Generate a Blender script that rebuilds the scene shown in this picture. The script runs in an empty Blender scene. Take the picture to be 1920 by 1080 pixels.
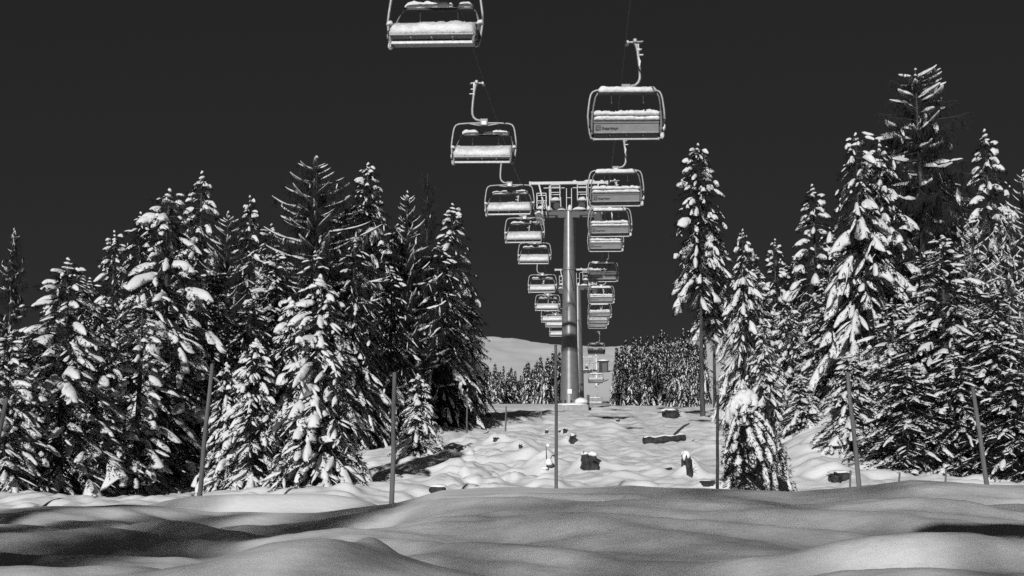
import bpy, math, random
import numpy as np
from mathutils import Vector, Matrix

random.seed(7)
SC = bpy.context.scene
COL = SC.collection
F = 2400.0                      # focal length in photo pixels (1920 wide)
TH = math.atan(310 / F)         # camera pitch
CT, ST = math.cos(TH), math.sin(TH)

# ------------------------------------------------------------------ helpers
def ray(px, py):
    a = (px - 960) / F; b = (540 - py) / F
    return np.array([a, CT - b * ST, ST + b * CT])
def PY(px, py, Y):
    d = ray(px, py); return d * (Y / d[1])
def PD(px, py, dep):
    return ray(px, py) * dep
def sm(a, b, x):
    t = np.clip((x - a) / (b - a), 0, 1); return t * t * (3 - 2 * t)

_tab = np.random.RandomState(5).rand(256, 256)
def vnoise(x, y, s=0):
    x = np.asarray(x, float) + s * 17.31; y = np.asarray(y, float) + s * 9.73
    xi = np.floor(x).astype(int); yi = np.floor(y).astype(int)
    fx = x - xi; fy = y - yi
    fx = fx * fx * fx * (fx * (fx * 6 - 15) + 10); fy = fy * fy * fy * (fy * (fy * 6 - 15) + 10)
    g = lambda i, j: _tab[i & 255, j & 255]
    return ((g(xi, yi) * (1 - fx) + g(xi + 1, yi) * fx) * (1 - fy) +
            (g(xi, yi + 1) * (1 - fx) + g(xi + 1, yi + 1) * fx) * fy) * 2 - 1
def fbm(x, y, s=0, o=3):
    r = 0; a = 1.0
    for k in range(o):
        r = r + a * vnoise(x * 2 ** k, y * 2 ** k, s + k); a *= .5
    return r

def tag(o, label=None, cat=None, group=None, kind=None):
    if label: o['label'] = label
    if cat: o['category'] = cat
    if group: o['group'] = group
    if kind: o['kind'] = kind
    return o
def empty(name, loc, rz=0):
    o = bpy.data.objects.new(name, None); COL.objects.link(o)
    o.location = loc; o.rotation_euler = (0, 0, rz); o.empty_display_size = .3
    return o
KIDS = {}
def link(name, me, parent=None):
    o = bpy.data.objects.new(name, me); COL.objects.link(o)
    if parent is not None:
        o.parent = parent; KIDS.setdefault(parent.name, []).append(o)
    return o
def copy_tree(o, parent=None):
    c = o.copy(); COL.objects.link(c)
    if parent is not None:
        c.parent = parent; KIDS.setdefault(parent.name, []).append(c)
    for ch in KIDS.get(o.name, []): copy_tree(ch, c)
    return c

def np_mesh(name, V, quads=None, tris=None, mat=None, smooth=False):
    V = np.asarray(V, np.float32).reshape(-1, 3)
    me = bpy.data.meshes.new(name)
    nq = 0 if quads is None else len(quads); nt = 0 if tris is None else len(tris)
    idx = []
    if nq: idx.append(np.asarray(quads, np.int32).ravel())
    if nt: idx.append(np.asarray(tris, np.int32).ravel())
    idx = np.concatenate(idx)
    me.vertices.add(len(V)); me.vertices.foreach_set('co', V.ravel())
    me.loops.add(len(idx)); me.loops.foreach_set('vertex_index', idx)
    me.polygons.add(nq + nt)
    st = np.concatenate([np.arange(nq) * 4, nq * 4 + np.arange(nt) * 3]).astype(np.int32)
    me.polygons.foreach_set('loop_start', st)
    me.polygons.foreach_set('use_smooth', np.full(nq + nt, smooth))
    if mat: me.materials.append(mat)
    me.update(calc_edges=True)
    return me

class MB:
    def __init__(s): s.v = []; s.f = []; s.sm = []
    def add(s, vs, fs, smooth=False):
        b = len(s.v); s.v += [tuple(v) for v in vs]
        s.f += [tuple(i + b for i in f) for f in fs]; s.sm += [smooth] * len(fs)
    def box(s, c, d, rot=None, bev=0.0):
        x, y, z = d[0] / 2, d[1] / 2, d[2] / 2
        b = min(bev, x * .9, y * .9, z * .9)
        if b <= 0:
            vs = [Vector((i * x, j * y, k * z)) for i in (-1, 1) for j in (-1, 1) for k in (-1, 1)]
            fs = [(0, 1, 3, 2), (4, 6, 7, 5), (0, 4, 5, 1), (2, 3, 7, 6), (0, 2, 6, 4), (1, 5, 7, 3)]
        else:
            vs, ix = [], {}
            for i in (-1, 1):
                for j in (-1, 1):
                    for k in (-1, 1):
                        for a in range(3):
                            p = [i * x, j * y, k * z]
                            for q, sg in ((0, i), (1, j), (2, k)):
                                if q != a: p[q] -= sg * b
                            ix[(i, j, k, a)] = len(vs); vs.append(Vector(p))
            fs = []
            R = (-1, 1)
            for a in range(3):
                o1, o2 = [q for q in range(3) if q != a]
                for sg in R:
                    loop = []
                    for (p, q) in ((-1, -1), (1, -1), (1, 1), (-1, 1)):
                        key = [0, 0, 0]; key[a] = sg; key[o1] = p; key[o2] = q
                        loop.append(ix[(*key, a)])
                    fs.append(tuple(loop))
                for p in R:
                    for q in R:
                        k0 = [0, 0, 0]; k1 = [0, 0, 0]
                        k0[a] = -1; k1[a] = 1
                        for kk in (k0, k1): kk[o1] = p; kk[o2] = q
                        fs.append((ix[(*k0, o1)], ix[(*k1, o1)], ix[(*k1, o2)], ix[(*k0, o2)]))
            for i in R:
                for j in R:
                    for k in R: fs.append((ix[(i, j, k, 0)], ix[(i, j, k, 1)], ix[(i, j, k, 2)]))
        c = Vector(c)
        s.add([(rot @ v if rot else v) + c for v in vs], fs)
    def tube(s, pts, r, n=8, cap=True):
        pts = [Vector(p) for p in pts]
        rs = r if isinstance(r, (list, tuple)) else [r] * len(pts)
        vs, fs, u = [], [], None
        for i, p in enumerate(pts):
            d = (pts[min(i + 1, len(pts) - 1)] - pts[max(i - 1, 0)]).normalized()
            if u is None:
                u = d.orthogonal().normalized()
            else:
                u = (u - d * u.dot(d)).normalized()
            w = d.cross(u)
            for k in range(n):
                a = 2 * math.pi * k / n
                vs.append(p + (u * math.cos(a) + w * math.sin(a)) * rs[i])
        for i in range(len(pts) - 1):
            for k in range(n):
                k2 = (k + 1) % n
                fs.append((i * n + k, i * n + k2, (i + 1) * n + k2, (i + 1) * n + k))
        s.add(vs, fs, True)
        if cap:
            e = (len(pts) - 1) * n
            s.add(vs[:n], [tuple(range(n))[::-1]]); s.add(vs[e:e + n], [tuple(range(n))])
    def bar(s, a, b, w, h):
        a, b = Vector(a), Vector(b); d = b - a
        rot = d.to_track_quat('Y', 'Z').to_matrix()
        s.box((a + b) / 2, (w, d.length, h), rot)
    def loft(s, rings, smooth=True, cap=True):
        n = len(rings[0]); vs = [v for r in rings for v in r]; fs = []
        for i in range(len(rings) - 1):
            for k in range(n):
                k2 = (k + 1) % n
                fs.append((i * n + k, i * n + k2, (i + 1) * n + k2, (i + 1) * n + k))
        if cap:
            fs.append(tuple(range(n))[::-1]); fs.append(tuple(range((len(rings) - 1) * n, len(rings) * n)))
        s.add(vs, fs, smooth)
    def lump(s, c, r, seed=0, amp=.2, nu=8, nv=12, flat=.35):
        rn = random.Random(seed); vs = []; c = Vector(c)
        ph = [rn.uniform(0, 6.28) for _ in range(6)]
        rings = []
        for i in range(nu + 1):
            t = math.pi * (.04 + .92 * i / nu); ring = []
            for k in range(nv):
                a = 2 * math.pi * k / nv
                q = 1 + amp * (math.sin(2 * a + ph[0] + t) + math.sin(3 * a + ph[1] - 2 * t) + .6 * math.sin(5 * a + ph[2] + 3 * t)) / 2.2
                z = -math.cos(t)
                if z < 0: z *= flat
                ring.append(c + Vector((r[0] * math.sin(t) * math.cos(a) * q, r[1] * math.sin(t) * math.sin(a) * q, r[2] * z * (1 + .5 * (q - 1)))))
            rings.append(ring)
        s.loft(rings)
    def mesh(s, name, mat):
        me = bpy.data.meshes.new(name); me.from_pydata(s.v, [], s.f)
        me.polygons.foreach_set('use_smooth', s.sm); me.materials.append(mat); me.update()
        return me
    def build(s, name, mat, parent=None): return link(name, s.mesh(name, mat), parent)

# ------------------------------------------------------------------ materials (black-and-white place: greys only)
def mat(name, g, rough=.6, var=0.0, scale=8.0, metal=0.0, bump=0.0, bscale=40.0, bdist=.02, coords='Object', spec=.5, stretch=None):
    m = bpy.data.materials.new(name); m.use_nodes = True; nt = m.node_tree; b = nt.nodes['Principled BSDF']
    b.inputs['Roughness'].default_value = rough; b.inputs['Metallic'].default_value = metal
    b.inputs['Specular IOR Level'].default_value = spec
    b.inputs['Base Color'].default_value = (g, g, g, 1)
    if var or bump:
        tc = nt.nodes.new('ShaderNodeTexCoord'); vec = tc.outputs[coords]
        if stretch:
            mp = nt.nodes.new('ShaderNodeMapping'); mp.inputs['Scale'].default_value = stretch
            nt.links.new(vec, mp.inputs['Vector']); vec = mp.outputs['Vector']
    if var:
        n = nt.nodes.new('ShaderNodeTexNoise'); n.inputs['Scale'].default_value = scale; n.inputs['Detail'].default_value = 5
        r = nt.nodes.new('ShaderNodeMapRange'); r.inputs['From Min'].default_value = .3; r.inputs['From Max'].default_value = .7
        r.inputs['To Min'].default_value = g * (1 - var); r.inputs['To Max'].default_value = min(1, g * (1 + var))
        cc = nt.nodes.new('ShaderNodeCombineColor')
        nt.links.new(vec, n.inputs['Vector']); nt.links.new(n.outputs[0], r.inputs['Value'])
        for k in range(3): nt.links.new(r.outputs[0], cc.inputs[k])
        nt.links.new(cc.outputs[0], b.inputs['Base Color'])
    if bump:
        n2 = nt.nodes.new('ShaderNodeTexNoise'); n2.inputs['Scale'].default_value = bscale; n2.inputs['Detail'].default_value = 6
        bp = nt.nodes.new('ShaderNodeBump'); bp.inputs['Strength'].default_value = bump; bp.inputs['Distance'].default_value = bdist
        nt.links.new(vec, n2.inputs['Vector']); nt.links.new(n2.outputs[0], bp.inputs['Height'])
        nt.links.new(bp.outputs[0], b.inputs['Normal'])
    return m
M = dict(
    snow=mat('snow', .84, .7, .03, 1.3, bump=.3, bscale=9, bdist=.03, spec=.2),
    treesnow=mat('tree_snow', .70, .8, .08, 3, bump=.5, bscale=16, bdist=.04, spec=.1),
    chairsnow=mat('chair_snow', .72, .8, .16, 5, bump=.6, bscale=14, bdist=.05, spec=.1),
    needle=mat('needles', .016, .85, .4, 6, spec=.1),
    twig=mat('larch_twigs', .03, .85, .3, 6, spec=.1),
    bark=mat('bark', .07, .9, .45, 9, bump=.8, bscale=25, stretch=(1, 1, .25), spec=.2),
    paintgrey=mat('tower_paint', .2, .36, .12, 3, metal=.3, bump=.08, bscale=60),
    galv=mat('galvanised_steel', .34, .5, .2, 14, metal=.3),
    darksteel=mat('dark_steel', .03, .5, .3, 10, metal=.3),
    rubber=mat('black_plastic', .02, .6, .2, 10),
    panel=mat('grey_panel', .24, .45, .08, 5),
    seatpad=mat('seat_pad', .2, .55, .1, 7),
    white=mat('white_plate', .8, .5),
    ink=mat('black_lettering', .05, .6),
    rope=mat('steel_rope', .02, .6),
    wood=mat('weathered_wood', .12, .85, .4, 7, bump=.6, bscale=30, stretch=(1, 1, .1), spec=.2),
    darkwood=mat('dark_wood', .045, .9, .5, 9, bump=.9, bscale=14, spec=.15),
    concrete=mat('concrete', .3, .85, .2, 6, bump=.3, bscale=30),
    hutwall=mat('hut_boards', .03, .8, .3, 5),
    hutdoor=mat('hut_door', .09, .7, .2, 5),
)

# ------------------------------------------------------------------ ground
CX = [-400, 0, 120, 240, 330, 420, 600, 740, 830, 1000, 1180, 1280, 1480, 1610, 1690, 1840, 1920, 2300]
CY = [946, 943, 938, 938, 950, 962, 962, 948, 924, 918, 912, 917, 921, 909, 900, 905, 907, 905]
DC = 15.0
HX = [-900, 300, 800, 890, 960, 1000, 1060, 1150, 1230, 1300, 1380, 1500, 2600]
HY = [760, 760, 700, 637, 636, 642, 648, 656, 654, 637, 640, 700, 720]
def ground(x, y):
    x = np.asarray(x, float); y = np.asarray(y, float)
    yy = np.maximum(y, .5)
    px = 960 + x / np.maximum(yy, 3.0) * F * CT * (1.0)
    # far part: knots along the line of sight
    base = np.interp(y, [-40, 16, 20, 24, 28, 40, 60, 94, 130, 165, 215, 240, 300], [-3, -1.15, -1.15, -1.0, -.72, .05, 1.25, 3.2, 4.9, 6.3, 8.2, 10.5, 19])
    crest_y = np.interp(px, HX, HY)
    zc = np.array((850 - crest_y) / F * 800 * .945)
    t = (y - 300) / 500
    far = 19 + (zc - 19) * (1 - (1 - np.clip(t, 0, 1)) ** 1.35)
    far = np.where(t > 1, zc - (y - 800) * .12, far)
    mid = np.where(y > 300, far, base)
    mid = mid + .10 * fbm(x * .35, y * .22, 3, 3) * sm(20, 26, y) * (1 - sm(110, 160, y)) \
              + .035 * fbm(x * 1.4, y * .8, 9, 3) * sm(20, 26, y) * (1 - sm(60, 110, y)) \
              + 1.3 * fbm(x * .013, y * .012, 4, 4) * sm(330, 420, y) * (1 - sm(720, 790, y)) \
              + .8 * fbm(x * .07, y * .035, 6, 4) * sm(280, 330, y) * (1 - sm(720, 790, y))
    rough = sm(19, 23, y) * (1 - sm(85, 120, y))
    mid = mid + rough * (.11 * vnoise(x * .55, y * .75, 51) + .10 * np.abs(vnoise(x * 1.0, y * 1.5, 53)) + .055 * vnoise(x * 2.2, y * 2.7, 55) + .03 * vnoise(x * 4.6, y * 4.6, 57))
    # bank on the right behind the bent tree
    mid = mid + 1.05 * sm(27.5, 37, y) * sm(5.0, 8.5, x - (y - 30) * .16) * (1 - .75 * sm(45, 80, y))
    mid = mid - .62 * sm(24, 33, y) * (1 - sm(60, 90, y)) * sm(-2.2, -5.5, x + (y - 30) * .05)
    # trampled track on the left of the slope
    tr = np.exp(-((x - (-.9 + (y - 24) * -.02)) / (.35 + .045 * np.clip(y - 24, 0, 30))) ** 2) * sm(20, 23, y) * (1 - sm(38, 46, y))
    mid = mid + tr * (.07 * vnoise(x * 2.6, y * 2.4, 21) + .11 * vnoise(x * 5.4, y * 3.6, 23))
    for (cx, cy, r, h) in BUMPS:
        mid = mid + h * np.exp(-(((x - cx) / r) ** 2 + ((y - cy) / (r * 1.5)) ** 2))
    near = (y > 20) & (y < 50) & (np.abs(x) < 8)
    if len(PITS) and near.any():
        xs_, ys_ = x[near], y[near]; acc = np.zeros_like(xs_)
        for (cx, cy, r, h) in PITS: acc = acc + h * np.exp(-(((xs_ - cx) / r) ** 2 + ((ys_ - cy) / (r * 1.25)) ** 2))
        mid = mid.copy(); mid[near] += acc
    # foreground drifts
    cy_ = np.interp(px, CX, CY)
    k = 9
    cz = -(cy_ - 850) / F * DC * 1.006
    fz = np.interp(y, [-40, -4, 2, 5.5, 8, 11, DC], [-3.0, -1.75, -1.2, -.74, -.66, -.58, 0])
    ramp = sm(6, DC, y)
    fore = np.interp(y, [-40, -4, 2, 5.2, 7.5, 10, 12.5, 15, 40], [-3.0, -1.8, -1.2, -.72, -.665, -.6, -.54, -.48, -.48]) + (cz + .48) * ramp
    # long soft waves
    amp = sm(3, 6, y) * (1 - .75 * sm(12.5, DC, y))
    q = x * .55 + y * .95
    fore = fore + amp * (.075 * vnoise(x * .42 + y * .1, y * .8 + x * .2, 31) + .07 * vnoise(x * .8, y * 1.35 + x * .5, 33) + .042 * vnoise(x * 1.3 + y * .3, y * 2.1 + x * .7, 37) + .02 * vnoise(x * 2.4, y * 3.4 + x * .8, 35) + .006 * vnoise(x * 6, y * 7, 39))
    lf = sm(-.3, -2.2, x + .0 * y) * sm(5, 8, y)
    fore = fore + lf * (.07 * vnoise(x * .7 + 3, y * 1.0 - x * .25, 41) - .05)
    # hump front left of centre, right-hand ridge, scarp on the right
    g = lambda cx, cy, rx, ry, a=0: np.exp(-((((x - cx) * math.cos(a) + (y - cy) * math.sin(a)) / rx) ** 2 + ((-(x - cx) * math.sin(a) + (y - cy) * math.cos(a)) / ry) ** 2))
    fore = fore + .21 * g(-.95, 6.8, .52, .7, -.25) + .10 * g(-.35, 6.2, .5, .6)
    fore = fore + .06 * g(-.78, 7.15, .09, .35, .3)
    fore = fore + .15 * g(2.05, 7.4, .8, .3, -.18) + .05 * g(2.75, 7.2, .5, .2, -.5)
    fore = fore - .10 * g(3.0, 9.0, 1.0, .7)
    # mound behind the left trough
    m2 = .42 * np.exp(-(((x + 3.3) / 1.7) ** 4)) * sm(16.6, 17.6, y) * (1 - sm(20, 22.5, y))
    w = sm(DC + .5, DC + 4.5, y)
    z = fore * (1 - w) + mid * w + m2
    return z
BUMPS = []
_pr = np.random.RandomState(8); PITS = []
for _k in range(170):
    _y = 21 + 24 * _pr.rand() ** 1.3; _c = -.75 + (_y - 24) * -.012
    PITS.append((_c + _pr.normal(0, .28 + .035 * (_y - 21)), _y, _pr.uniform(.1, .2), _pr.choice([-.13, -.1, .08, .1])))
for _k in range(26):      # two lines of footprints
    PITS.append((-.9 + .04 * _k + (.12 if _k % 2 else -.12), 21 + .55 * _k, .13, -.16)); PITS.append((-.2 + .05 * _k + (.12 if _k % 2 else -.12), 21.3 + .55 * _k, .13, -.14))
def gz(x, y): return float(ground(np.array([x]), np.array([y]))[0])

# small snow humps over buried stumps on the slope: (px, py, radius, height)
def on_ground(px, py):
    """first point of the ground met by the sight line through a photo pixel beyond the crest"""
    d = ray(px, py); ys = np.concatenate([np.arange(21, 110, .1), np.arange(110, 320, .5)])
    z = ground(d[0] / d[1] * ys, ys); zr = d[2] / d[1] * ys
    hit = np.nonzero(zr <= z)[0]
    Y = ys[hit[0]] if len(hit) else 100.0
    return np.array([d[0] / d[1] * Y, Y, gz(d[0] / d[1] * Y, Y)])
_b = []
for (px, py, r, h) in [(930, 830, .55, .3), (975, 838, .5, .22), (1028, 872, .35, .3), (1145, 800, .4, .15), (1160, 826, .4, .12),
                       (1000, 848, .4, .14), (1088, 795, .6, .15), (1200, 800, .5, .15), (1185, 850, .5, .1), (1330, 800, .7, .2),
                       (1255, 880, .5, .12), (1150, 905, .4, .15), (1005, 870, .4, .12), (1110, 850, .5, .12), (1340, 850, .5, .2),
                       (1500, 850, .5, .2), (1530, 880, .5, .2), (1545, 830, .5, .2), (860, 880, .7, .25), (830, 870, .6, .25)]:
    p = on_ground(px, py); _b.append((p[0], p[1], r, h))
STUMPS = [(1105, 881, 30, 30), (1070, 831, 10, 16), (1059, 812, 7, 9), (1025, 812, 5, 6), (930, 828, 9, 8), (975, 841, 5, 8), (1257, 783, 28, 15), (1295, 892, 14, 34), (1575, 903, 34, 16)]
for (px, py, w_, h_) in STUMPS:
    p = on_ground(px, py); q = p[1] / F
    _b.append((p[0] + .2 * w_ * q, p[1] + w_ * q * .75 + .12, w_ * q * .9 + .12, h_ * q * .95))
BUMPS = _b

def make_ground():
    ys = np.concatenate([np.arange(-40, 2, 1.0), np.arange(2, 22, .075), 22 * (110 / 22) ** (np.arange(0, 420) / 420), 110 * (1400 / 110) ** (np.arange(0, 121) / 120)])
    t = np.linspace(-1, 1, 501)
    s = .55 * t + 2.2 * t ** 7
    X = s[None, :] * (np.maximum(ys, 0)[:, None] + 9)
    Y = np.repeat(ys[:, None], len(t), 1)
    Z = ground(X, Y)
    V = np.stack([X, Y, Z], -1)
    ny, nx = X.shape
    i = np.arange(ny - 1)[:, None] * nx + np.arange(nx - 1)[None, :]
    q = np.stack([i, i + 1, i + nx + 1, i + nx], -1).reshape(-1, 4)
    me = np_mesh('snow_ground', V, q, None, M['snow'], True)
    tag(link('snow_ground', me), kind='structure')
make_ground()

# ------------------------------------------------------------------ trees
PADK = .72
def tree_meshes(name, seed, H, R, h0=.06, dens=3.2, whorl=5, prof=.85, p_top=.25, p_bot=-.45, droop=.35, tipup=0.0,
                twd=20, twl=.42, nlen=(.07, .15), nw=(.013, .026), npt=13, hang=.35, pad=.85, padW=.17, padT=.12, padL=.55,
                finger=.33, fingW=.055, trunk_r=.013, bend=0.0, lvar=(.62, 1.2), needle='needle', minlen=.18, topsnow=True, rings=8, sect=10, jag=.25, sparse_low=0.0, wood=True):
    rs = np.random.RandomState(seed)
    if needle == 'needle' and name != 'bent': pad *= .76; finger *= 1.15; padW *= .64; padT *= .82; padL *= .95; jag *= 1.25; fingW *= .8; npt = int(npt * 1.15)
    # bough table
    zs = []; z = H * h0
    while z < H * .985:
        f = z / H
        step = 1.0 / dens * (1.15 - .75 * f)
        n = max(2, int(round(whorl * (1.1 - .45 * f) + rs.uniform(-1, 1))))
        a0 = rs.uniform(0, 6.28)
        for k in range(n):
            if sparse_low and f < sparse_low and rs.rand() > .1: continue
            zs.append((z + rs.uniform(-.5, .5) * step, a0 + k * 6.283 / n + rs.uniform(-.35, .35)))
        z += step
    A = np.array(zs); nb = len(A); f = np.clip(A[:, 0] / H, 0, 1); az = A[:, 1]
    fc = np.clip((f - h0) / (1 - h0), 0, 1)
    L = R * (1 - fc) ** prof * rs.uniform(lvar[0], lvar[1], nb) + minlen * rs.uniform(.7, 1.2, nb)
    lowcut = np.clip(.62 + fc * 3.2, 0, 1); L = L * lowcut
    p0 = np.tan(p_bot + (p_top - p_bot) * fc ** 1.3 + rs.uniform(-.16, .16, nb))
    dr = droop * rs.uniform(.6, 1.5, nb) * (1.15 - .5 * fc)
    wob = rs.uniform(-.12, .12, nb)
    tb = np.stack([bend * f ** 2 * H, np.zeros(nb), A[:, 0]], 1)
    e = np.stack([np.cos(az), np.sin(az), 0 * az], 1); tv = np.stack([-np.sin(az), np.cos(az), 0 * az], 1)
    def axis(i, u):
        Lu = (L[i] * u)[:, None]; sag = L[i] * (p0[i] * u - dr[i] * u ** 2 + tipup * u ** 4)
        return tb[i] + e[i] * Lu * .97 + tv[i] * (wob[i] * L[i] * u ** 2)[:, None] + np.stack([0 * u, 0 * u, sag], 1)
    # twigs
    nt = np.maximum(4, (L * twd).astype(int))
    ti = np.repeat(np.arange(nb), nt); N = len(ti)
    u = rs.uniform(.08, 1.0, N) ** .85; side = rs.choice([-1, 1], N)
    tl = (twl * L[ti] * (1.03 - u) ** .65 * rs.uniform(.5, 1.25, N) + .07)
    tdir = e[ti] * rs.uniform(.35, .9, N)[:, None] + tv[ti] * (side * rs.uniform(.45, 1.0, N))[:, None]
    tdir[:, 2] -= hang * rs.uniform(.4, 1.8, N)
    tdir /= np.linalg.norm(tdir, axis=1)[:, None]
    tp = axis(ti, u)
    # needles
    m = np.maximum(3, (tl * npt).astype(int) + 2)
    ni = np.repeat(np.arange(N), m); K = len(ni)
    fr = rs.uniform(0, 1, K)
    P = tp[ni] + tdir[ni] * (tl[ni] * fr)[:, None]; P[:, 2] -= hang * .45 * tl[ni] * fr ** 2
    rd = rs.normal(0, 1, (K, 3)); rd /= np.linalg.norm(rd, axis=1)[:, None]
    nd = tdir[ni] * .75 + rd * .75; nd[:, 2] -= hang * .5
    nd /= np.linalg.norm(nd, axis=1)[:, None]
    sd = np.cross(nd, rs.normal(0, 1, (K, 3))); sd /= np.linalg.norm(sd, axis=1)[:, None]
    ln = rs.uniform(*nlen, K)[:, None]; wd = rs.uniform(*nw, K)[:, None]
    V = np.stack([P - sd * wd, P + sd * wd, P + nd * ln], 1)
    # top shoot
    ns = 26
    tz = rs.uniform(.955, 1.0, ns) * H; tops = np.stack([np.full(ns, bend * H), np.zeros(ns), tz], 1)
    td = np.stack([rs.normal(0, .6, ns), rs.normal(0, .6, ns), rs.uniform(.2, 1, ns)], 1); td /= np.linalg.norm(td, axis=1)[:, None]
    ts = np.cross(td, rs.normal(0, 1, (ns, 3))); ts /= np.linalg.norm(ts, axis=1)[:, None]
    V = np.concatenate([V, np.stack([tops - ts * .012, tops + ts * .012, tops + td * .13], 1)])
    crown = np_mesh(name + '_crown', V, None, np.arange(len(V) * 3).reshape(-1, 3), M[needle])
    # trunk and bough wood
    tm = MB()
    zz = [0, .03, .1, .25, .45, .65, .85, 1.0]
    tm.tube([(bend * q * q * H + .012 * H * math.sin(q * 9 + seed) * q * (1 - q), .010 * H * math.sin(q * 7 + seed * 2) * q * (1 - q), q * H - (.5 if q == 0 else 0)) for q in zz],
            [H * trunk_r * (1.3 if q == 0 else 1.12 if q == .03 else 1) * (1 - .93 * q) + .004 for q in zz], 9)
    if wood:
        U = np.linspace(0, .95, 6)
        pts = [axis(np.arange(nb), np.full(nb, uu)) for uu in U]
        for b in range(nb):
            if L[b] < .45: continue
            r0 = .008 + .011 * L[b]
            tm.tube([pts[k][b] for k in range(6)], [r0 * (1 - .85 * uu) for uu in U], 4, False)
    trunk = tm.mesh(name + '_trunk', M['bark'])
    # snow pads along the boughs
    SV = []; SQ = []; off = 0
    def pads(C, lat, up, W, T, D, nr, nsct):
        """C (n,nr,3) centre lines, lat/up (n,3), W,T,D (n)"""
        nonlocal off
        n = len(C)
        if n == 0: return
        uu = np.linspace(0, 1, nr); prof_ = np.sin(np.pi * (.03 + .94 * uu)) ** .55
        lobe = 1 + jag * 1.6 * rs.normal(0, 1, (n, nr, 2)).clip(-1.4, 1.4) * .6
        an = np.arange(nsct) / nsct * 2 * np.pi
        ca, sa = np.cos(an), np.sin(an)
        sm3 = lambda A, ax: (A * 2 + np.roll(A, 1, ax) + np.roll(A, -1, ax)) / 4 * 1.35
        lobe = 1 + sm3(lobe - 1, 1)
        lw = np.where(ca[None, None, :] > 0, lobe[:, :, :1], lobe[:, :, 1:])
        jj = 1 + jag * .45 * rs.normal(0, 1, (n, nr, nsct)).clip(-1.5, 1.5)
        jj = 1 + sm3(sm3(jj - 1, 2), 1)
        latd = W[:, None, None] * prof_[None, :, None] * ca[None, None, :] * lw * jj
        vert = T[:, None, None] * prof_[None, :, None] * np.where(sa > 0, sa, .35 * sa)[None, None, :] * jj
        vert = vert - (D[:, None, None] * np.abs(latd) ** 1.4)
        pos = C[:, :, None, :] + latd[..., None] * lat[:, None, None, :]
        pos = pos + vert[..., None] * up[:, None, None, :]
        SV.append(pos.reshape(-1, 3))
        i = np.arange(nr - 1)[:, None] * nsct + np.arange(nsct)[None, :]
        j = np.arange(nr - 1)[:, None] * nsct + ((np.arange(nsct) + 1) % nsct)[None, :]
        q = np.stack([i, j, j + nsct, i + nsct], -1).reshape(-1, 4)
        SQ.append((q[None] + (off + np.arange(n) * nr * nsct)[:, None, None]).reshape(-1, 4)); off += n * nr * nsct
        h = nsct // 2   # close both ends with quads
        for base in (0, (nr - 1) * nsct):
            ee = np.array([[base + k, base + k + 1, base + nsct - 2 - k, base + nsct - 1 - k] for k in range(h - 1)])
            SQ.append((ee[None] + (off - n * nr * nsct + np.arange(n) * nr * nsct)[:, None, None]).reshape(-1, 4))
    bi = []; u0 = []; u1 = []
    for b in range(nb):
        if rs.rand() > pad: continue
        uu = rs.uniform(.22, .5) if needle == 'needle' else rs.uniform(.05, .3)
        while uu < .9:
            ul = padL / max(L[b], .2) * rs.uniform(.55, 1.5)
            ue = min(uu + ul, 1.06)
            if ue - uu > .15 or L[b] * (ue - uu) > .15:
                bi.append(b); u0.append(uu); u1.append(ue)
            uu = ue + rs.uniform(-.04, .22)
    bi = np.array(bi, int); u0 = np.array(u0); u1 = np.array(u1); n = len(bi)
    if n:
        C = np.stack([axis(bi, u0 + (u1 - u0) * q) for q in np.linspace(0, 1, rings)], 1)
        W = (padW * L[bi] ** .6 + .03) * rs.uniform(.55, 1.35, n) * (1.15 - .5 * (u0 + u1) / 2)
        T = padT * rs.uniform(.6, 1.4, n) * np.clip(.45 + L[bi] * .6, .4, 1.15)
        ang = rs.uniform(-.35, .35, n)
        lat = tv[bi] + np.stack([0 * ang, 0 * ang, ang], 1)
        up = np.array([0, 0, 1.0]) + e[bi] * .35
        C[:, :, 2] += .02; C += (tv[bi] * rs.uniform(-.25, .25, n)[:, None] * W[:, None])[:, None, :]
        pads(C, lat, up, W, T, rs.uniform(1.0, 2.6, n), rings, sect)
    sel = np.nonzero((rs.rand(N) < finger) & (tl > .11))[0]
    if len(sel):
        q5 = np.linspace(.25, 1.0, 5)
        C = np.stack([tp[sel] + tdir[sel] * (tl[sel] * q)[:, None] - np.array([0, 0, 1.0]) * (hang * .45 * tl[sel] * q * q)[:, None] for q in q5], 1)
        n = len(sel); C[:, :, 2] += .025
        W = fingW * rs.uniform(.45, 1.5, n) * np.clip(.5 + tl[sel] * 1.6, .5, 1.6)
        lat = np.cross(tdir[sel], np.array([0, 0, 1.0])); lat /= np.linalg.norm(lat, axis=1)[:, None] + 1e-6
        pads(C, lat, np.tile(np.array([0, 0, 1.0]), (n, 1)), W, W * rs.uniform(.5, 1.1, n), rs.uniform(.3, 2.0, n), 5, 8)
    if topsnow:
        n = 3
        C = np.zeros((n, 5, 3)); C[:, :, 0] = bend * H
        for k in range(n):
            C[k, :, 2] = H * (1.0 - .018 * k) + np.linspace(-.03, .03, 5); C[k, :, 0] += np.linspace(-.06, .06, 5) * (1 + k); C[k, :, 1] += rs.uniform(-.04, .04)
        pads(C, np.tile([0, 1.0, 0], (n, 1)), np.tile([0, 0, 1.0], (n, 1)), np.array([.06, .07, .09]), np.array([.09, .08, .08]), np.full(n, .8), 5, 8)
    snow = np_mesh(name + '_snow', np.concatenate(SV), np.concatenate(SQ), None, M['treesnow'], True)
    return trunk, crown, snow, H

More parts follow.
